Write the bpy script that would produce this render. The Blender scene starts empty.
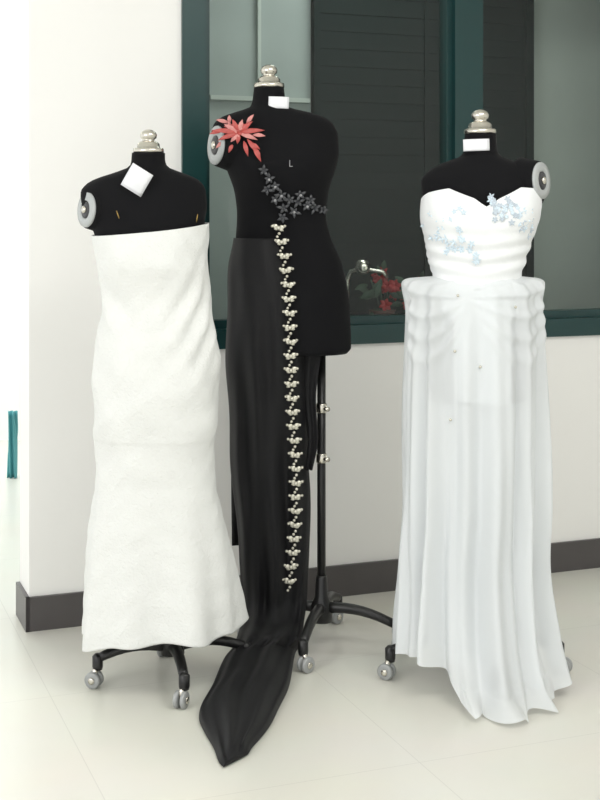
import bpy, math, random
import numpy as np
from mathutils import Vector, Matrix
random.seed(4)
S=bpy.context.scene
S.view_settings.view_transform='Standard'
S.view_settings.look='None'
CH=1.39; F=1300.0   # camera height (m), focal length
# ---------------------------------------------------------------- materials
def mat(name,col,rough=0.6,metal=0.0,bump=0.0,bscale=50,var=0.0,vscale=4,sheen=0.0,spec=0.5,alpha=None,transl=0.0,distort=0):
    m=bpy.data.materials.new(name); m.use_nodes=True
    nt=m.node_tree; N=nt.nodes; L=nt.links
    b=N['Principled BSDF']; out=N['Material Output']
    b.inputs['Roughness'].default_value=rough; b.inputs['Metallic'].default_value=metal
    b.inputs['Specular IOR Level'].default_value=spec
    b.inputs['Sheen Weight'].default_value=sheen
    b.inputs['Base Color'].default_value=(*col,1)
    tc=N.new('ShaderNodeTexCoord')
    if var>0:
        n=N.new('ShaderNodeTexNoise'); n.inputs['Scale'].default_value=vscale; n.inputs['Detail'].default_value=5
        L.new(tc.outputs['Object'],n.inputs['Vector'])
        r=N.new('ShaderNodeMixRGB'); r.inputs[1].default_value=(*[c*(1-var) for c in col],1)
        r.inputs[2].default_value=(*[min(1,c*(1+var)) for c in col],1)
        L.new(n.outputs['Fac'],r.inputs[0]); L.new(r.outputs[0],b.inputs['Base Color'])
    if bump>0:
        n=N.new('ShaderNodeTexNoise'); n.inputs['Scale'].default_value=bscale; n.inputs['Detail'].default_value=4
        n.inputs['Distortion'].default_value=distort
        L.new(tc.outputs['Object'],n.inputs['Vector'])
        bp=N.new('ShaderNodeBump'); bp.inputs['Strength'].default_value=bump; bp.inputs['Distance'].default_value=0.01
        L.new(n.outputs['Fac'],bp.inputs['Height']); L.new(bp.outputs['Normal'],b.inputs['Normal'])
    last=b.outputs[0]
    if transl>0:
        t=N.new('ShaderNodeBsdfTranslucent'); t.inputs['Color'].default_value=(*col,1)
        mx=N.new('ShaderNodeMixShader'); mx.inputs[0].default_value=transl
        L.new(last,mx.inputs[1]); L.new(t.outputs[0],mx.inputs[2]); last=mx.outputs[0]
    if alpha is not None:
        t=N.new('ShaderNodeBsdfTransparent')
        mx=N.new('ShaderNodeMixShader'); mx.inputs[0].default_value=alpha
        L.new(t.outputs[0],mx.inputs[1]); L.new(last,mx.inputs[2]); last=mx.outputs[0]
    L.new(last,out.inputs['Surface'])
    return m
m_wall=mat('wall_paint',(0.90,0.895,0.87),0.7,bump=0.05,bscale=30,var=0.02,vscale=2)
m_far=mat('bright_plaster',(0.9,0.92,0.9),0.7)
m_ceil=mat('ceiling_paint',(0.88,0.88,0.86),0.8)
m_base=mat('baseboard_tile',(0.080,0.073,0.073),0.35,var=0.15,vscale=8)
m_green=mat('green_window_paint',(0.005,0.040,0.040),0.35,var=0.1)
m_black=mat('black_jersey',(0.005,0.005,0.006),0.85,bump=0.1,bscale=300,sheen=0.03,spec=0.15)
m_bfab=mat('black_gown_cloth',(0.006,0.006,0.007),0.6,bump=0.15,bscale=250,sheen=0.03,spec=0.26)
m_iron=mat('black_iron',(0.012,0.012,0.012),0.35,spec=0.5)
m_chrome=mat('brushed_steel',(0.68,0.65,0.58),0.25,metal=1.0)
m_gold=mat('gold_pin',(0.55,0.38,0.12),0.35,metal=1.0)
m_cap=mat('cap_plastic',(0.42,0.44,0.44),0.4,var=0.03)
m_capd=mat('cap_dark',(0.04,0.04,0.045),0.4)
m_paper=mat('paper_tag',(0.80,0.81,0.84),0.7,var=0.02)
m_ink=mat('grey_size_mark',(0.35,0.35,0.36),0.7)
m_w1=mat('white_crinkle_cloth',(0.745,0.755,0.735),0.8,bump=0.35,bscale=90,distort=0.8,sheen=0.08,var=0.03,vscale=12)
m_w3=mat('white_satin',(0.82,0.84,0.85),0.55,bump=0.08,bscale=60,sheen=0.1)
m_sheer=mat('white_chiffon',(0.86,0.89,0.905),0.7,alpha=0.78,transl=0.2,sheen=0.1)
m_lin=mat('white_voile_lining',(0.85,0.87,0.88),0.7,alpha=0.85,transl=0.2)
m_blue=mat('pale_blue_lace',(0.62,0.73,0.81),0.6,var=0.1,vscale=60)
m_blue2=mat('grey_blue_lace',(0.50,0.57,0.64),0.6,var=0.1,vscale=60)
m_red=mat('coral_sequins',(0.48,0.085,0.075),0.4,var=0.3,vscale=80)
m_pink=mat('pink_sequins',(0.66,0.27,0.25),0.4,var=0.2,vscale=80)
m_dk=mat('grey_beads',(0.03,0.032,0.038),0.3,spec=0.8,var=0.3,vscale=90)
m_pearl=mat('champagne_beads',(0.62,0.60,0.51),0.25,metal=0.5,spec=0.8)
m_rubber=mat('caster_rubber',(0.35,0.36,0.36),0.3,spec=0.6)
m_dark=mat('back_room_dark',(0.012,0.022,0.02),0.6,var=0.2)
m_slat=mat('shutter_slats',(0.017,0.027,0.026),0.85,spec=0.08)
m_lite=mat('back_room_pale',(0.42,0.47,0.45),0.7,var=0.25,vscale=2)
m_mid=mat('back_room_grey',(0.60,0.65,0.60),0.6,var=0.08)
m_teal=mat('teal_cloth',(0.12,0.42,0.45),0.7,var=0.1)
m_leaf=mat('leaf_green',(0.03,0.07,0.04),0.6,var=0.2)
m_rflow=mat('red_petals',(0.45,0.03,0.035),0.5,var=0.2,vscale=30)
m_terra=mat('pot_glaze',(0.12,0.06,0.05),0.5)
def floor_mat():
    m=bpy.data.materials.new('floor_tiles'); m.use_nodes=True
    nt=m.node_tree;N=nt.nodes;L=nt.links;b=N['Principled BSDF']
    tc=N.new('ShaderNodeTexCoord'); mp=N.new('ShaderNodeMapping')
    mp.inputs['Rotation'].default_value=(0,0,math.radians(-21)); mp.inputs['Location'].default_value=(0.12,0.2,0)
    L.new(tc.outputs['Object'],mp.inputs['Vector'])
    br=N.new('ShaderNodeTexBrick'); br.offset=0.0; br.inputs['Scale'].default_value=1.0
    br.inputs['Brick Width'].default_value=0.8; br.inputs['Row Height'].default_value=0.8
    br.inputs['Mortar Size'].default_value=0.0015; br.inputs['Mortar Smooth'].default_value=0.2
    br.inputs['Color1'].default_value=(0.77,0.76,0.69,1); br.inputs['Color2'].default_value=(0.765,0.755,0.685,1)
    br.inputs['Mortar'].default_value=(0.68,0.67,0.61,1)
    L.new(mp.outputs[0],br.inputs['Vector'])
    n=N.new('ShaderNodeTexNoise'); n.inputs['Scale'].default_value=3; n.inputs['Detail'].default_value=6
    L.new(tc.outputs['Object'],n.inputs['Vector'])
    mx=N.new('ShaderNodeMixRGB'); mx.blend_type='MULTIPLY'; mx.inputs[0].default_value=0.08
    L.new(br.outputs['Color'],mx.inputs[1]); L.new(n.outputs['Color'],mx.inputs[2])
    L.new(mx.outputs[0],b.inputs['Base Color']); b.inputs['Roughness'].default_value=0.27
    return m
m_floor=floor_mat()
def glass_mat():
    m=bpy.data.materials.new('window_glass'); m.use_nodes=True
    nt=m.node_tree;N=nt.nodes;L=nt.links; N.remove(N['Principled BSDF'])
    t=N.new('ShaderNodeBsdfTransparent'); t.inputs[0].default_value=(0.88,0.93,0.91,1)
    g=N.new('ShaderNodeBsdfGlossy'); g.inputs['Roughness'].default_value=0.08
    fr=N.new('ShaderNodeFresnel'); fr.inputs[0].default_value=1.45
    mx=N.new('ShaderNodeMixShader'); L.new(fr.outputs[0],mx.inputs[0]); L.new(t.outputs[0],mx.inputs[1]); L.new(g.outputs[0],mx.inputs[2])
    L.new(mx.outputs[0],N['Material Output'].inputs['Surface'])
    return m
m_glass=glass_mat()
# ---------------------------------------------------------------- mesh helpers
def empty(name,loc=(0,0,0)):
    e=bpy.data.objects.new(name,None); S.collection.objects.link(e); e.location=loc; e.empty_display_size=0.1
    bpy.context.view_layer.update(); return e
def mk(name,V,Fc,m,parent=None,smooth=True):
    me=bpy.data.meshes.new(name); me.from_pydata([tuple(v) for v in V],[],Fc); me.validate(); me.update()
    if smooth:
        for p in me.polygons: p.use_smooth=True
    o=bpy.data.objects.new(name,me); S.collection.objects.link(o)
    mm=m if isinstance(m,(list,tuple)) else [m]
    for x in mm: me.materials.append(x)
    if parent:
        o.parent=parent; o.matrix_parent_inverse=Matrix.Translation(-Vector(parent.location))
    return o
class MB:
    def __init__(s): s.V=[];s.F=[];s.mi=[]
    def add(s,V,Fc,mi=0):
        b=len(s.V); s.V+= [tuple(v) for v in V]; s.F+=[[i+b for i in f] for f in Fc]; s.mi+=[mi]*len(Fc)
    def obj(s,name,m,parent=None,smooth=True):
        o=mk(name,s.V,s.F,m,parent,smooth)
        for p,i in zip(o.data.polygons,s.mi): p.material_index=i
        return o
def tube(path,rad,seg=12):
    path=[Vector(p) for p in path]; n=len(path)
    if not hasattr(rad,'__len__'): rad=[rad]*n
    V=[];Fc=[]; prev=None
    for i,p in enumerate(path):
        t=(path[min(i+1,n-1)]-path[max(i-1,0)]).normalized()
        a=prev if prev is not None else (Vector((0,0,1)) if abs(t.z)<0.9 else Vector((1,0,0)))
        x=(a-t*a.dot(t)).normalized(); y=t.cross(x); prev=x
        for k in range(seg):
            an=2*math.pi*k/seg; V.append(p+(x*math.cos(an)+y*math.sin(an))*rad[i])
    for i in range(n-1):
        for k in range(seg):
            k2=(k+1)%seg; Fc.append([i*seg+k,i*seg+k2,(i+1)*seg+k2,(i+1)*seg+k])
    Fc.append(list(range(seg))[::-1]); Fc.append([(n-1)*seg+k for k in range(seg)])
    return V,Fc
def lathe(prof,origin,axis=(0,0,1),seg=24):
    ax=Vector(axis).normalized(); a=Vector((1,0,0)) if abs(ax.x)<0.9 else Vector((0,1,0))
    x=(a-ax*a.dot(ax)).normalized(); y=ax.cross(x); o=Vector(origin); V=[];Fc=[]
    for r,h in prof:
        for k in range(seg):
            an=2*math.pi*k/seg; V.append(o+ax*h+(x*math.cos(an)+y*math.sin(an))*max(r,1e-5))
    for i in range(len(prof)-1):
        for k in range(seg):
            k2=(k+1)%seg; Fc.append([i*seg+k,i*seg+k2,(i+1)*seg+k2,(i+1)*seg+k])
    Fc.append(list(range(seg))[::-1]); Fc.append([(len(prof)-1)*seg+k for k in range(seg)])
    return V,Fc
def ball(c,r,seg=10,sc=(1,1,1)):
    V,Fc=lathe([(r*math.sin(math.pi*i/8),-r*math.cos(math.pi*i/8)) for i in range(9)],(0,0,0),seg=seg)
    return [Vector((v[0]*sc[0]+c[0],v[1]*sc[1]+c[1],v[2]*sc[2]+c[2])) for v in V],Fc
BF=[[0,3,2,1],[4,5,6,7],[0,1,5,4],[1,2,6,5],[2,3,7,6],[3,0,4,7]]
def pchip(xs,ys):
    xs=np.array(xs,float);ys=np.array(ys,float);h=np.diff(xs);dl=np.diff(ys)/h
    m=np.zeros(len(xs)); m[0]=dl[0];m[-1]=dl[-1]
    for i in range(1,len(xs)-1):
        if dl[i-1]*dl[i]>0: m[i]=2*dl[i-1]*dl[i]/(dl[i-1]+dl[i])
    def f(x):
        x=min(max(x,xs[0]),xs[-1]); i=min(max(int(np.searchsorted(xs,x))-1,0),len(xs)-2)
        t=(x-xs[i])/h[i]; t2=t*t;t3=t2*t
        return (2*t3-3*t2+1)*ys[i]+(t3-2*t2+t)*h[i]*m[i]+(-2*t3+3*t2)*ys[i+1]+(t3-t2)*h[i]*m[i+1]
    return f
class Loft:
    """profile rows: (h, left, right, half_depth[, cy offset]) measured on the form, h downwards from eye level"""
    def __init__(s,rows,dist,disp=None,pw=2.15,inset=0.0):
        k=dist/F; R=[]
        for r in rows:
            cy=r[4] if len(r)>4 else 0.0
            R.append((CH-(r[0]-220)*k,((r[1]+r[2])/2-300)*k,(r[2]-r[1])/2*k-inset,r[3]-inset,dist+cy))
        R.sort(); z=[r[0] for r in R]
        s.zmin,s.zmax=z[0],z[-1]; s.f=[pchip(z,[r[j] for r in R]) for j in (1,2,3,4)]
        s.disp=disp; s.pw=pw; s.k=k
    def z(s,h): return CH-(h-220)*s.k
    def pt(s,th,z):
        cx,rx,ry,cy=[f(z) for f in s.f]
        c,sn=math.cos(th),math.sin(th); e=2/s.pw
        x=math.copysign(abs(c)**e,c); y=math.copysign(abs(sn)**e,sn)
        d=s.disp(th,z) if s.disp else 0.0
        return Vector((cx+x*(rx+d),cy+y*(ry+d),z))
    def front(s,x,z,off=0.0):
        cx,rx,ry,cy=[f(z) for f in s.f]
        q=min(max((x-cx)/rx,-0.995),0.995)
        th=-math.acos(math.copysign(abs(q)**(s.pw/2),q))
        p=s.pt(th,z); q2=s.pt(th-0.02,z); q3=s.pt(th,z+0.004)
        n=(q3-p).cross(q2-p).normalized()
        if n.dot(Vector((q-0,-1,0)))<0: n=-n
        return Vector((x,p.y,z))+n*off,n
    def build(s,mb,zt=None,zb=None,nt=150,nv=110,caps=True,mi=0,post=None):
        V=[];Fc=[]
        for j in range(nv+1):
            v=j/nv
            for i in range(nt):
                th=-math.pi+2*math.pi*i/nt
                a=zb(th) if zb else s.zmin; b=zt(th) if zt else s.zmax
                p=s.pt(th,a+(b-a)*v)
                if post: p=post(p,th,v)
                V.append(p)
        for j in range(nv):
            for i in range(nt):
                i2=(i+1)%nt; Fc.append([j*nt+i,j*nt+i2,(j+1)*nt+i2,(j+1)*nt+i])
        if caps: Fc.append(list(range(nt))[::-1]); Fc.append([nv*nt+i for i in range(nt)])
        mb.add(V,Fc,mi)
def leaf(mb,c,dr,n,L,W,mi=0,lift=0.3,thick=0.002):
    dr=Vector(dr).normalized(); n=Vector(n).normalized(); sd=dr.cross(n).normalized(); c=Vector(c)
    prof=[(0,0.12),(0.2,0.7),(0.45,1.0),(0.7,0.75),(0.88,0.35),(1,0.02)]
    V=[]
    for t,w in prof:
        h=n*(math.sin(t*math.pi)*L*lift*0.4+0.001)
        V+= [c+dr*t*L-sd*w*W/2+h, c+dr*t*L+h+n*(thick+0.15*W*w), c+dr*t*L+sd*w*W/2+h]
    Fc=[]
    for i in range(len(prof)-1):
        for k in (0,1): a=i*3+k; Fc.append([a,a+1,a+4,a+3])
    mb.add(V,Fc,mi)
# ---------------------------------------------------------------- room shell
ang=math.atan2(0.385,1.0); U=Vector((math.cos(ang),math.sin(ang),0)); NN=Vector((-math.sin(ang),math.cos(ang),0))
A0=Vector((-0.935,4.392,0))
MW=Matrix.Translation(A0)@Matrix.Rotation(ang,4,'Z')
def localize(o):
    o.data.transform(MW.inverted()); o.matrix_world=MW; return o
def WL(t,n,z): return A0+U*t+NN*n+Vector((0,0,z))
def wbox(mb,t0,t1,n0,n1,z0,z1,mi=0):
    mb.add([WL(t0,n0,z0),WL(t1,n0,z0),WL(t1,n1,z0),WL(t0,n1,z0),WL(t0,n0,z1),WL(t1,n0,z1),WL(t1,n1,z1),WL(t0,n1,z1)],BF,mi)
def box(mb,x0,x1,y0,y1,z0,z1,mi=0):
    mb.add([(x0,y0,z0),(x1,y0,z0),(x1,y1,z0),(x0,y1,z0),(x0,y0,z1),(x1,y0,z1),(x1,y1,z1),(x0,y1,z1)],BF,mi)
mb=MB(); box(mb,-5,5,-2.5,10,-0.1,0); mb.obj('floor',m_floor,smooth=False)
mb=MB(); box(mb,-5,5,-2.5,10,3.0,3.1); mb.obj('ceiling',m_ceil,smooth=False)
WT0,WT1,WZ0,WZ1=0.553,2.90,0.93,2.55
mb=MB()
wbox(mb,0.02,WT0,0,0.2,0,3.0); wbox(mb,WT1,4.4,0,0.2,0,3.0)
wbox(mb,WT0,WT1,0,0.2,0,WZ0); wbox(mb,WT0,WT1,0,0.2,WZ1,3.0)
localize(mb.obj('wall_back',m_wall,smooth=False))
mb=MB(); wbox(mb,0.008,4.4,-0.014,0.0,0.0,0.115); wbox(mb,0.006,0.02,-0.014,0.2,0,0.115)
localize(mb.obj('baseboard_back',m_base,smooth=False))
mb=MB(); box(mb,-5,-0.2,8.2,8.3,0,3.0); mb.obj('wall_far',m_far,smooth=False)
mb=MB(); box(mb,3.15,3.3,-2.5,6.2,0,3.0); mb.obj('wall_right',m_wall,smooth=False)
# window
win=empty('window_1',WL(1.7,0,WZ0))
mb=MB(); fr=0.088
wbox(mb,WT0,WT0+fr,-0.015,0.12,WZ0,WZ1); wbox(mb,WT1-fr,WT1,-0.015,0.12,WZ0,WZ1)
wbox(mb,WT0,WT1,-0.015,0.12,WZ0,WZ0+0.07); wbox(mb,WT0,WT1,-0.015,0.12,WZ1-0.07,WZ1)
wbox(mb,1.635,1.75,-0.008,0.11,WZ0,WZ1)
o=mb.obj('outer_frame',m_green,win,False)
mb=MB()
for a,b in ((WT0+fr,1.635),(1.75,WT1-fr)):
    wbox(mb,a,a+0.022,0.02,0.08,WZ0+0.07,WZ1-0.07); wbox(mb,b-0.022,b,0.02,0.08,WZ0+0.07,WZ1-0.07)
    wbox(mb,a,b,0.02,0.08,WZ0+0.07,WZ0+0.10); wbox(mb,a,b,0.02,0.08,WZ1-0.10,WZ1-0.07)
mb.obj('sash',m_green,win,False)
mb=MB()
for a,b in ((WT0+fr+0.02,1.62),(1.77,WT1-fr-0.02)):
    mb.add([WL(a,0.05,WZ0+0.09),WL(b,0.05,WZ0+0.09),WL(b,0.05,WZ1-0.09),WL(a,0.05,WZ1-0.09)],[[0,1,2,3]])
mb.obj('glass',m_glass,win,False)
# room behind the window
mb=MB()
wbox(mb,0.3,0.98,1.06,1.12,0,3.0,0); wbox(mb,0.98,1.467,1.06,1.12,0,3.0,1); wbox(mb,1.467,2.6,1.06,1.12,0,3.0,0)
wbox(mb,2.6,4.4,1.06,1.12,0,3.0,2)
localize(mb.obj('wall_back_room',[m_dark,m_lite,m_mid],smooth=False))
mb=MB(); wbox(mb,0.25,0.3,0.2,1.12,0,3.0,0); localize(mb.obj('wall_back_room_left',[m_lite],smooth=False))
mb=MB(); wbox(mb,4.35,4.4,0.2,1.12,0,3.0,0); localize(mb.obj('wall_back_room_right',[m_dark],smooth=False))
mb=MB()
for i in range(24):
    z=0.97+i*0.08; wbox(mb,1.47,2.58,1.030,1.045,z,z+0.076)
wbox(mb,1.47,2.58,1.036,1.046,0.97,2.89)
wbox(mb,1.46,1.49,1.01,1.05,0.96,2.9); wbox(mb,2.56,2.60,1.01,1.05,0.96,2.9); wbox(mb,2.02,2.04,1.02,1.05,0.96,2.9)
localize(mb.obj('slatted_shutter',m_slat,smooth=False))
mb=MB(); wbox(mb,0.36,4.28,0.21,0.75,0.90,0.95); wbox(mb,0.36,4.28,0.70,0.74,0.0,0.90)
localize(mb.obj('counter',m_dark,smooth=False))
mb=MB(); wbox(mb,0.90,0.94,0.96,1.03,0.96,2.9); wbox(mb,0.98,1.45,1.035,1.055,1.92,1.94); wbox(mb,1.2,1.215,1.035,1.055,0.96,2.9)
localize(mb.obj('pale_partition',m_mid,smooth=False))
def flowers(name,t,n,h,rs):
    random.seed(rs); base=WL(t,n,0.95); e=empty(name,base)
    mb=MB(); V,Fc=lathe([(0.035,0),(0.05,0.07),(0.055,0.08),(0.045,0.08),(0.04,0.07)],base,seg=20); mb.add(V,Fc); mb.obj('pot',m_terra,e)
    mb=MB()
    for i in range(30):
        a=random.uniform(0,6.28); r=random.uniform(0.01,0.075); c=base+Vector((math.cos(a)*r,math.sin(a)*r,0.08+random.uniform(0,h)))
        if random.random()<0.5:
            for q in range(6):
                b=q*1.05+a; leaf(mb,c,(math.cos(b),-0.3,math.sin(b)),(0,-1,0.2),0.03,0.018,0)
        else:
            leaf(mb,c,(math.cos(a),-0.3,math.sin(a)*0.6),(0,-1,0.3),0.06,0.025,1)
    for i in range(7):
        a=i*0.9; V,Fc=tube([base+Vector((0,0,0.06)),base+Vector((math.cos(a)*0.05,math.sin(a)*0.05,0.08+h*0.8))],0.002,6); mb.add(V,Fc,1)
    mb.obj('blooms_and_leaves',[m_rflow,m_leaf],e)
flowers('potted_red_flowers',1.47,0.30,0.15,3)
flowers('potted_red_flowers',1.70,0.45,0.10,5)
tb=WL(1.33,0.33,0.95); e=empty('sink_tap',tb); mb=MB()
V,Fc=tube([tb,tb+Vector((0,0,0.2)),tb+Vector((0.015,0,0.235)),tb+Vector((0.05,-0.01,0.245)),tb+Vector((0.14,-0.02,0.235)),tb+Vector((0.16,-0.02,0.21))],0.009); mb.add(V,Fc)
V,Fc=lathe([(0.02,0),(0.03,0.01),(0.03,0.03),(0.012,0.04)],tb+Vector((0.06,-0.02,0.25)),(0,-1,0.2)); mb.add(V,Fc)
V,Fc=lathe([(0.03,0),(0.03,0.012),(0.012,0.03)],tb); mb.add(V,Fc)
mb.obj('tap_body',m_chrome,e)
# ---------------------------------------------------------------- dress form parts
def finial(par,x,y,z,k):
    mb=MB(); p=[(15,0),(15.5,2),(15,4.5),(11.5,5),(11,9),(9,11),(6,12),(6,13.5),(8,15),(8.5,18),(7,21),(3.5,23),(0.2,23.6)]
    V,Fc=lathe([(r*k,h*k) for r,h in p],(x,y,z),seg=32); mb.add(V,Fc); mb.obj('neck_finial',m_chrome,par)
def armcap(par,c,nrm,rz,sl=0.085):
    c=Vector(c); n=Vector(nrm).normalized()
    mb=MB()
    V,Fc=tube([c-n*sl,c-n*0.05,c-n*0.02,c-n*0.001],[rz*1.35,rz*1.28,rz*1.15,rz*1.06],28); mb.add(V,Fc); mb.obj('shoulder_stub',m_black,par)
    mb=MB()
    V,Fc=lathe([(rz*0.9,-0.004),(rz,0.002),(rz*0.98,0.008),(rz*0.55,0.010),(rz*0.5,0.007),(rz*0.48,0.003)],c,n,32); mb.add(V,Fc,0)
    V,Fc=lathe([(rz*0.47,0.002),(rz*0.47,0.009),(rz*0.3,0.010)],c,n,24); mb.add(V,Fc,1)
    V,Fc=lathe([(rz*0.2,0.008),(rz*0.2,0.016),(rz*0.1,0.019)],c,n,16); mb.add(V,Fc,2)
    mb.obj('shoulder_cap',[m_cap,m_capd,m_chrome],par)
def stand(par,x,y,rot,L,ztop,az=0.0):
    mb=MB()
    V,Fc=tube([(x,y,0.10),(x,y,ztop)],0.014,16); mb.add(V,Fc,0)
    V,Fc=lathe([(0.02,0.075),(0.036,0.08),(0.036,0.13),(0.022,0.16),(0.019,0.22),(0.016,0.23)],(x,y,0)); mb.add(V,Fc,0)
    for q in range(4):
        a=rot+q*math.pi/2; d=Vector((math.cos(a),math.sin(a),0)); o=Vector((x,y,0))
        path=[]; rad=[]
        for i in range(9):
            t=i/8; path.append(o+d*(0.02+(L-0.02)*t)+Vector((0,0,0.105+az+0.012*math.sin(t*math.pi)-0.022*t**2-az*t))); rad.append(0.019-0.005*t)
        V,Fc=tube(path,rad,10); mb.add(V,Fc,0)
        e=o+d*L
        V,Fc=lathe([(0.014,0.05),(0.016,0.06),(0.016,0.09),(0.008,0.098)],e); mb.add(V,Fc,0)
        w=e+Vector((0.012*math.cos(a*3),-0.01,0.0)); ax=Vector((math.cos(a+1.0),math.sin(a+1.0),0))
        for sgn in (-1,1):
            prof=[(0.006,-0.006),(0.020,-0.007),(0.0245,-0.004),(0.0245,0.004),(0.020,0.007),(0.006,0.006)]
            V,Fc=lathe(prof,Vector((w.x,w.y,0.0245))+ax*0.011*sgn,ax,20); mb.add(V,Fc,1)
            V,Fc=lathe([(0.010,0),(0.010,0.003),(0.004,0.004)],Vector((w.x,w.y,0.0245))+ax*0.018*sgn,ax*sgn,14); mb.add(V,Fc,2)
        V,Fc=tube([Vector((w.x,w.y,0.0245)),Vector((w.x,w.y,0.04)),Vector((e.x,e.y,0.062))],[0.005,0.008,0.011],10); mb.add(V,Fc,2)
    mb.obj('pole_and_caster_base',[m_iron,m_rubber,m_chrome],par)
def tag(par,c,w,h,rot,bend=0.006,name='paper_tag'):
    c=Vector(c); V=[];Fc=[]; n=6
    for j in range(n+1):
        for i in range(n+1):
            a=(i/n-0.5)*w; b=(j/n-0.5)*h
            V.append(c+Vector((a*math.cos(rot)-b*math.sin(rot), bend*(2*a/w)**2+0.3*bend*(2*b/h)**2-0.3*b*(h>0.06), a*math.sin(rot)+b*math.cos(rot))))
    for j in range(n):
        for i in range(n): a=j*(n+1)+i; Fc.append([a,a+1,a+n+2,a+n+1])
    o=mk(name,V,Fc,m_paper,par); md=o.modifiers.new('s','SOLIDIFY'); md.thickness=0.001
def g(x,c,w): return math.exp(-((x-c)/w)**2)
def wrap(a): return (a+math.pi)%(2*math.pi)-math.pi
# ================================================================ FORM 1 + white crinkle gown
D=3.9;k=D/F
f1=empty('dress_form',(-0.40,D,0))
B1=Loft([(153,132,165,0.045),(160,131.5,165,0.048),(166,130,167,0.052),(172,117,180,0.06),(177,101,193,0.067),(183,88,202,0.075),(192,81,206,0.083),(205,81,207,0.092),(220,88,205,0.103),(235,95,204,0.11),(262,101,203,0.108),(300,107,206,0.085),(350,101,212,0.105),(400,97,214,0.115),(425,100,212,0.11)],D)
mb=MB(); B1.build(mb,nt=72,nv=90); mb.obj('torso',m_black,f1)
finial(f1,(148.5-300)*k,D,B1.z(153),k)
armcap(f1,((90-300)*k,D-0.04,B1.z(210)),(-0.80,-0.60,0.06),17.5*k)
stand(f1,-0.385,3.93,math.radians(-76),0.225,B1.z(420))
tag(f1,((141-300)*k,D-0.108,B1.z(181)),0.070,0.074,math.radians(-32),0.008)
mb=MB()
for px,py,a in ((123,215,-0.2),(197,218,0.1)):
    p,n=B1.front((px-300)*k,B1.z(py),0.007); V,Fc=tube([p+Vector((-a*0.02,0,-0.012)),p+Vector((a*0.02,0,0.011))],0.0014,8); mb.add(V,Fc)
mb.obj('gold_pins',m_gold,f1)
g1=empty('white_strapless_gown',(-0.42,D,0))
def d1(th,z):
    h=220+(CH-z)/k; w=wrap(th)
    r=0.008*(g(w,-2.0,0.38)+g(w,-1.12,0.38))*g(h,258,26)
    if h<438: r+=0.0018*min(1,max(0,(h-405)/30))
    r+=0.0068*math.sin((h-320+70*(w+1.2))*0.17)*g(h,318,46)*g(w,-0.75,0.65)
    r+=0.0040*math.sin((h-300-45*(w+1.6))*0.15)*g(h,312,45)*g(w,-2.4,0.6)
    r+=0.0036*math.sin((h-300-90*(w+1.6))*0.07+1)*g(h,370,90)
    a=max(0,(h-450)/190)
    r+=a*a*(0.020*math.sin(5*w+0.8)+0.012*math.sin(9*w+2+h*0.006))
    r+=0.0026*math.sin(h*0.11+3*w)*g(h,400,80)
    r+=0.0012*math.sin(h*0.23+4*math.sin(3*w))*math.sin(7*w+h*0.02)
    return r
G1=Loft([(215,93,210,0.112),(235,92,209,0.121),(262,97,207.5,0.124),(300,102,211,0.100),(345,96,218,0.118),(390,93,219,0.132),(420,94,217,0.130),(450,96,214,0.119),(475,96,215,0.119),(520,89,223,0.130),(560,85,232,0.145),(610,83,240,0.168),(650,82,244,0.185)],D,d1)
mb=MB()
G1.build(mb,zt=lambda th:G1.z(229-6*math.cos(th)-3*math.sin(th)),zb=lambda th:G1.z(630-2*math.sin(3*th)-6*math.cos(th)-1.5*math.sin(8*th)),nt=200,nv=210,caps=False)
o=mb.obj('gown_shell',m_w1,g1); md=o.modifiers.new('s','SOLIDIFY'); md.thickness=0.003
# ================================================================ FORM 2 + black gown
D=4.25;k=D/F
f2=empty('dress_form',(0.07,D,0))
def bd2(th,z):
    h=220+(CH-z)/k; w=wrap(th)
    return 0.014*(g(w,-2.05,0.36)+g(w,-1.1,0.36))*g(h,168,24)
B2=Loft([(88,254,284,0.048),(100,252.5,285.5,0.05),(107,250,288,0.054),(112,236,308,0.062),(117,222,324,0.07),(124,214,333,0.078),(135,211,338,0.086),(150,216,339,0.1),(168,226,336,0.115),(195,235,328,0.1),(215,237,326,0.088),(235,236,330,0.092),(265,233,342,0.108),(300,231,349,0.116),(335,231,351,0.118),(348,232,351,0.116),(353,236,347,0.11)],D,bd2)
mb=MB(); B2.build(mb,nt=96,nv=110); mb.obj('torso',m_black,f2)
finial(f2,(269-300)*k,D,B2.z(88),k)
armcap(f2,((218-300)*k,D-0.04,B2.z(146)),(-0.88,-0.45,0.05),19.5*k,0.07)
stand(f2,0.07,4.25,math.radians(-14),0.25,B2.z(350),0.02)
tag(f2,((279-300)*k,D-0.058,B2.z(104)),0.066,0.038,math.radians(-2),0.004,'paper_label')
mb=MB()
for hh in (408,458):
    V,Fc=lathe([(0.015,-0.016),(0.018,-0.012),(0.018,0.012),(0.015,0.016)],(0.07,4.25,B2.z(hh))); mb.add(V,Fc)
    V,Fc=tube([(0.07,4.25,B2.z(hh)),(0.092,4.22,B2.z(hh))],[0.005,0.008],10); mb.add(V,Fc)
mb.obj('pole_clamps',m_chrome,f2)
mb=MB(); p,n=B2.front((291-300)*k,B2.z(165),0.003)
for a,b,c_,d_ in ((-0.004,-0.002,-0.009,0.010),(-0.004,0.006,-0.011,-0.009)):
    mb.add([p+Vector((a,0,c_)),p+Vector((b,0,c_)),p+Vector((b,0,d_)),p+Vector((a,0,d_))],[[0,1,2,3]])
mb.obj('size_letter',m_ink,f2,False)
g2=empty('black_gown_with_train',(-0.08,D,0))
def fl(px,py,z=0.004):
    d=CH*F/(py-220); return Vector(((px-300)*d/F,d,z))
def hg(px,py,d=D): return Vector(((px-300)*d/F,d,CH-(py-220)*d/F))
rows=[]
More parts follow.
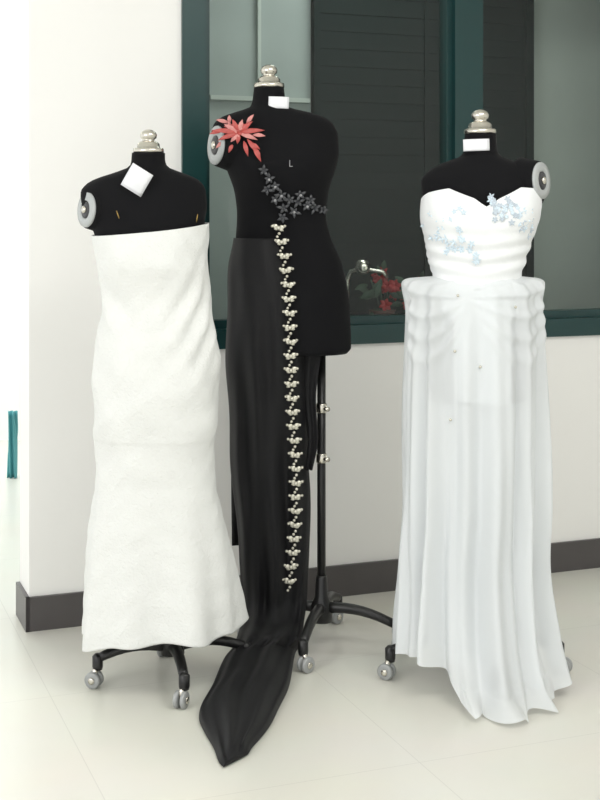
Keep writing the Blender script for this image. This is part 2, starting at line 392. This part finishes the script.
for h,l,r,b in ((238,233,294,0.104),(265,229,301,0.128),(300,227,306,0.142),(350,226,308,0.144),(400,228,308,0.13),(450,230,309,0.12),(500,234,310,0.115),(550,239,310,0.11),(590,242,307,0.105)):
    rows.append((hg(l,h),hg(r,h),b,0.0,0.5 if h>360 else 0.25))
rows.append((hg(242,618,4.2),hg(305,618,4.2),0.110,0.15,0.4))
rows.append((hg(236,641,4.1),hg(302,640,4.1),0.115,0.40,0.25))
rows.append((fl(226,666,0.03),fl(297,660,0.03),0.130,0.50,0.15))
rows.append((fl(213,691,0.010),fl(291,680,0.010),0.090,0.85,0.05))
rows.append((fl(199,714),fl(284,700),0.062,1.25,0.02))
rows.append((fl(205,734),fl(274,720),0.050,1.45,0.02))
rows.append((fl(214,752),fl(262,738),0.040,1.55,0.02))
rows.append((fl(220,765),fl(251,751),0.030,1.57,0.02))
rows.append((fl(223,769),fl(248,756),0.012,1.57,0.02))
ts=list(range(len(rows)))
cf=[pchip(ts,[v(r) for r in rows]) for v in (lambda r:r[0].x,lambda r:r[0].y,lambda r:r[0].z,lambda r:r[1].x,lambda r:r[1].y,lambda r:r[1].z,lambda r:r[2],lambda r:r[3],lambda r:r[4])]
def drape(t,th):
    v=[f(t) for f in cf]; Lp=Vector(v[:3]);Rp=Vector(v[3:6]); b,al,bk=v[6:]
    c=(Lp+Rp)/2; hw=(Rp-Lp)/2; fv=Vector((0,-math.cos(al),math.sin(al)))
    cs,sn=math.cos(th),math.sin(th)
    amp=min(1,max(0,(t-1)/6))
    fold=1+amp*(0.13*math.sin(7*th+t*0.5)+0.09*math.sin(12*th-t*0.7+1))+0.03*math.sin(9*th+t)
    q=b*fold*sn if sn>0 else b*bk*sn
    p=c+hw*cs*(1+0.02*math.sin(t*3+cs*2))+fv*q
    if p.z<0.003: p.z=0.003
    return p
mb=MB();V=[];Fc=[];nt=120;nv=230;T=len(rows)-1
for j in range(nv+1):
    for i in range(nt): V.append(drape(T*j/nv,2*math.pi*i/nt))
for j in range(nv):
    for i in range(nt):
        i2=(i+1)%nt; Fc.append([j*nt+i,(j+1)*nt+i,(j+1)*nt+i2,j*nt+i2])
Fc.append([i for i in range(nt)]); Fc.append([nv*nt+i for i in range(nt)][::-1])
mb.add(V,Fc); mb.obj('draped_skirt',m_bfab,g2)
def sheet(name,cols,m,par,nx=14,nz=40,amp=0.008,fr_=9):
    f=[pchip([c[0] for c in cols],[c[j] for c in cols]) for j in (1,2,3)]
    h0,h1=cols[0][0],cols[-1][0];V=[];Fc=[]
    for j in range(nz+1):
        h=h0+(h1-h0)*j/nz; l,r,d=[q(h) for q in f]
        for i in range(nx+1):
            u=i/nx; p=hg(l+(r-l)*u,h,d); p.y+=amp*math.sin(u*fr_+h*0.02); V.append(p)
    for j in range(nz):
        for i in range(nx): a=j*(nx+1)+i; Fc.append([a,a+1,a+nx+2,a+nx+1])
    o=mk(name,V,Fc,m,par); md=o.modifiers.new('s','SOLIDIFY'); md.thickness=0.002; return o
sheet('rear_panel',[(300,232,300,4.33),(420,231,280,4.34),(545,232,270,4.34)],m_bfab,g2)
sheet('side_streamer',[(350,300,322,4.2),(400,303,316,4.2),(440,308,318,4.19),(470,306,312,4.19)],m_bfab,g2,6,20)
mb=MB()
rowh=[238,265,300,350,400,450,500,550,590]
fx=pchip([226,260,300,400,480,540,582],[278,285,289,292,296,294,289])
def h2t(h): return float(np.interp(h,rowh,range(len(rowh))))
n=26
for i in range(n):
    h=228+i*(582-228)/(n-1); x=fx(h); X=(x-300)*k*0.97
    ys=[]
    if h<352: ys.append(B2.front(X,B2.z(h),0.0)[0].y)
    if h>238:
        t=h2t(h); l=cf[0](t); r=cf[3](t)
        q=(X-(l+r)/2)/((r-l)/2)
        if q<0.97: ys.append(min(drape(t,math.acos(q)+e_).y for e_ in (-0.08,0,0.08)))
    p=Vector((X,min(ys)-0.009,CH-(h-220)*k*0.975))
    ti=random.uniform(-0.25,0.25)
    for sg in (-1,1):
        leaf(mb,p,(sg,0,0.35+ti*sg),(0,-1,0.1),random.uniform(0.019,0.024),0.015,0,0.5)
        leaf(mb,p,(sg,0,-0.45+ti*sg),(0,-1,0.1),random.uniform(0.014,0.02),0.012,0,0.5)
        V,Fc=ball(p+Vector((sg*0.020,-0.003,0.006)),0.0048,8); mb.add(V,Fc,0)
    V,Fc=ball(p+Vector((0,-0.006,0)),0.0072,10); mb.add(V,Fc,0)
    V,Fc=ball(p+Vector((0.002,-0.004,-0.018)),0.0052,8); mb.add(V,Fc,0)
    V,Fc=ball(p+Vector((-0.004,-0.004,-0.028)),0.0048,8); mb.add(V,Fc,0)
mb.obj('beaded_trim',m_pearl,g2)
mb=MB(); random.seed(8)
def petal_at(px,py,a,L,W,mi,off=0.012):
    p,nn=B2.front((px-300)*k,B2.z(py),off); leaf(mb,p,(math.cos(a),-0.12,math.sin(a)),(0,-1,0.15),L*k,W*k,mi,0.5)
for a,L in ((3.05,27),(2.6,17),(2.0,15),(1.3,14),(0.7,18),(0.1,26),(-0.35,20),(-2.8,22),(-2.3,12),(-1.7,11)):
    petal_at(241,136,a,L,5.0,0 if random.random()<.55 else 1)
for px,py,a,L in ((232,126,2.9,14),(232,126,1.6,8),(248,127,0.9,12),(226,133,-2.9,14),(228,142,-2.4,12),(236,146,-2.0,10),(254,138,-0.1,13),(252,146,-0.6,12)):
    petal_at(px,py,a,L,4.0,random.randint(0,1))
for px,py in ((233,130),(247,132),(240,137)):
    for q in range(5): petal_at(px,py,q*1.26+px,6,3.2,q%2,0.016)
for px,py,a,L in ((249,142,-0.95,20),(255,150,-1.1,17),(246,144,-1.3,16),(258,152,-1.3,12)): petal_at(px,py,a,L,4.5,0)
mb.obj('coral_flower_applique',[m_red,m_pink],g2)
mb=MB(); random.seed(9)
pts=[(265,172),(270,180),(276,187),(282,196),(290,200),(298,202),(306,206),(314,208),(322,210),(284,208),(294,212),(276,200),(300,195),(310,200),(268,190),(283,218)]
for px,py in pts:
    a0=random.uniform(0,6)
    for q in range(5): petal_at(px,py,a0+q*1.26,random.uniform(4.5,8),3.0,0,0.006)
    p,nn=B2.front((px-300)*k,B2.z(py),0.012); V,Fc=ball(p,0.0045,8); mb.add(V,Fc,1 if px%3==0 else 0)
mb.obj('grey_bead_flowers',[m_dk,m_ink],g2)
# ================================================================ FORM 3 + white chiffon gown
D=4.0;k=D/F
f3=empty('dress_form',(0.53,D,0))
B3=Loft([(134,465,496,0.046),(150,463.5,497,0.05),(156,461,500,0.055),(161,448,513,0.062),(166,436,526,0.068),(172,427,538,0.076),(182,421,545,0.085),(195,422,545,0.095),(215,426,536,0.105),(240,429,528,0.1),(280,437,517,0.085),(330,430,526,0.105),(400,430,526,0.11)],D)
mb=MB(); B3.build(mb,nt=72,nv=90); mb.obj('torso',m_black,f3)
finial(f3,(480-300)*k,D,B3.z(134),k*1.05)
armcap(f3,((538-300)*k,D-0.035,B3.z(181)),(0.80,-0.58,0.05),18.5*k,0.06)
stand(f3,0.535,3.97,math.radians(5),0.262,B3.z(395))
tag(f3,((474-300)*k,D-0.06,B3.z(146)),0.080,0.036,math.radians(2),0.006,'paper_label')
g3=empty('white_chiffon_gown',(0.54,D,0))
def db3(th,z):
    h=220+(CH-z)/k; w=wrap(th)
    r=0.018*(g(w,-2.15,0.42)+g(w,-1.0,0.42))*g(h,214,24)
    r+=0.0030*math.sin(h*0.42+3*abs(w+1.57))*g(h,258,25)
    return r
BD=Loft([(184,423,544,0.102),(200,421,542,0.116),(215,420,540,0.122),(240,425,532,0.114),(262,429,525,0.104),(282,434,520,0.098),(296,434,520,0.098)],D,db3)
deg=[-180,-155,-125,-100,-90,-80,-60,-40,-20,0,30,150,180]
hh=[199,193,189,199,207,199,188,189,199,212,215,212,199]
def top3(th): return BD.z(float(np.interp(math.degrees(wrap(th)),deg,hh)))
mb=MB(); BD.build(mb,zt=top3,zb=lambda th:BD.z(292),nt=200,nv=80,caps=False); o=mb.obj('bodice',m_w3,g3); md=o.modifiers.new('s','SOLIDIFY'); md.thickness=0.003
def ds3(th,z):
    h=220+(CH-z)/k; w=wrap(th); a=min(1,max(0,(h-282)/330))
    r=(0.004+0.018*a)*math.sin(13*w+0.8*math.sin(h*0.012)+0.6*math.sin(3*w))+(0.002+0.012*a)*math.sin(23*w+1.3+0.004*h+math.sin(2*w))+0.016*a*math.sin(5*w+2)
    # gathered swags sagging from the waist centre to each hip corner
    if -3.2<w<0.05:
        u=abs(w+1.72)/(1.42 if w<-1.72 else 1.72); u=min(1,u)
        for j in range(4):
            hc=287+(6+19*j)*math.sin(math.pi*min(1,u*0.93+0.04))**0.8+2.5*j
            r+=(0.0095-0.0012*j)*g(h,hc,3.6+0.9*j)*min(1,0.3+2.5*u)
    r+=0.005*a*math.sin(h*0.035+6*w)
    c=abs(math.cos(w)); r+=0.014*(c**10)*g(h,287,8)
    if h<283: r*=0.3
    return r
K3=[(278,437,519,0.098),(280.5,431,522,0.101),(283,418,530,0.104),(286,411,535,0.110),(294,408,538,0.118),(320,407,540,0.13),(400,404,543,0.15),(500,405,541,0.168,-0.02),(560,403,538,0.185,-0.03),(620,400,542,0.21,-0.06),(652,398,548,0.235,-0.09),(672,396,554,0.27,-0.115)]
SK=Loft(K3,D,ds3)
zdeg=[-180,-160,-135,-118,-105,-60,-35,-20,-5,0,60,180]
zval=[0.085,0.11,0.115,0.08,0.004,0.003,0.006,0.04,0.10,0.11,0.10,0.085]
def zb3(th): return float(np.interp(math.degrees(wrap(th)),zdeg,zval))
def post3(p,th,v):
    w=wrap(th); h=220+(CH-p.z)/k
    c=abs(math.cos(w))
    if h<330: p.z+=0.020*(c**5)*g(h,286,8)-0.018*g(w,-1.72,0.45)*g(h,284,14)
    if p.z<0.004: p.z=0.004
    if v<0.04 and -1.9<w<-0.5:
        q=(0.04-v)/0.04; p.y-=0.03*q*(1+0.7*math.sin(9*w)); p.x+=0.015*q*math.sin(13*w); p.z+=0.008*q*(1+math.sin(17*w))
    return p
mb=MB(); SK.build(mb,zb=zb3,zt=None,nt=360,nv=300,caps=False,post=post3); mb.obj('sheer_skirt',m_sheer,g3)
def dl3(th,z):
    h=220+(CH-z)/k; w=wrap(th); a=min(1,max(0,(h-290)/330)); return (0.002+0.012*a)*math.sin(11*w+1)+0.006*a*math.sin(19*w)
LN=Loft([(284,436,519,0.088),(330,436,518,0.104),(400,438,517,0.112),(500,438,518,0.125,-0.02),(600,430,526,0.165,-0.05),(660,427,533,0.195,-0.09)],D,dl3)
mb=MB(); LN.build(mb,zb=lambda th:max(0.03,zb3(th)+0.01),nt=200,nv=110,caps=False); mb.obj('lining',m_lin,g3)
SL=Loft([(284,437,518,0.094),(330,435,521,0.114),(402,437,519,0.124)],D,lambda th,z:0.002*math.sin(9*th))
mb=MB(); SL.build(mb,zb=lambda th:SL.z(399+2*math.sin(4*th)),nt=160,nv=40,caps=False); mb.obj('short_slip',m_w3,g3)
mb=MB()
for px,py in ((458,293),(515,305),(455,347),(479,362),(450,413)):
    p,nn=SK.front((px-300)*k*0.97,SK.z(py),0.006); V,Fc=ball(p,0.0046,8); mb.add(V,Fc)
mb.obj('pearl_beads',m_pearl,g3)
mb=MB(); random.seed(12)
def bl(px,py,L,W,mi):
    p,nn=BD.front((px-300)*k*0.975,BD.z(py),0.002); a0=random.uniform(0,6)
    for q in range(5):
        a=a0+q*1.26; leaf(mb,p,(math.cos(a),0,math.sin(a)),nn,L*k,W*k,mi,0.06,0.0003)
for i in range(56):
    t=random.random(); bl(488+44*t,random.gauss(205+18*t,7),random.uniform(2.2,4.5),1.8,random.choice((0,1)))
for i in range(28):
    t=random.random(); bl(428+50*t,random.gauss(234+16*t,6),random.uniform(2.2,5),1.8,0)
for i in range(12): bl(random.uniform(425,465),random.uniform(203,228),3.2,1.6,0)
mb.obj('blue_lace_flowers',[m_blue,m_blue2],g3)
mb=MB();V=[];Fc=[]
for j in range(13):
    for i in range(13):
        V.append((-1.575+0.05*i/12, 7.0+0.02*math.sin(i*1.1+j*0.2), 0.0+0.36*j/12+0.001))
for j in range(12):
    for i in range(12): a=j*13+i; Fc.append([a,a+1,a+14,a+13])
mb.add(V,Fc); o=mb.obj('teal_cloth_screen',m_teal); md=o.modifiers.new('s','SOLIDIFY'); md.thickness=0.004
# ---------------------------------------------------------------- lights
def area(name,loc,target,size,energy,col=(1,1,1),sy=None):
    l=bpy.data.lights.new(name,'AREA'); l.energy=energy; l.size=size; l.color=col
    if sy: l.shape='RECTANGLE'; l.size_y=sy
    o=bpy.data.objects.new(name,l); S.collection.objects.link(o); o.location=loc
    o.rotation_euler=(Vector(target)-Vector(loc)).to_track_quat('-Z','Y').to_euler(); return o
area('soft_key',(-2.6,0.6,2.1),(0,4.3,0.9),2.0,46,(1.0,0.99,0.97),1.6)  # added soft key from the left front; no window stands there
area('overhead_fill',(1.1,2.4,2.95),(1.1,2.9,0),1.8,46,(1,0.99,0.96),1.2)  # added overhead fill to lift the exposure, not a known fitting
area('corridor_light',(-2.2,6.8,2.9),(-2.2,7.2,0),1.5,60,(0.95,1,1))
b=WL(1.6,0.55,2.9); area('back_room_fill',b,(b.x,b.y,0),0.6,8,(0.95,1,0.97))  # added unseen fill that brightens the pale panels behind the glass
w=bpy.data.worlds.new('World'); S.world=w; w.use_nodes=True
w.node_tree.nodes['Background'].inputs[0].default_value=(0.98,0.99,1,1); w.node_tree.nodes['Background'].inputs[1].default_value=1.27
# ---------------------------------------------------------------- camera
c=bpy.data.cameras.new('camera'); co=bpy.data.objects.new('camera',c); S.collection.objects.link(co)
co.location=(0,0,CH); co.rotation_euler=(math.radians(90),0,0); c.sensor_width=36; c.lens=F/800*36; c.shift_y=-0.225
S.camera=co
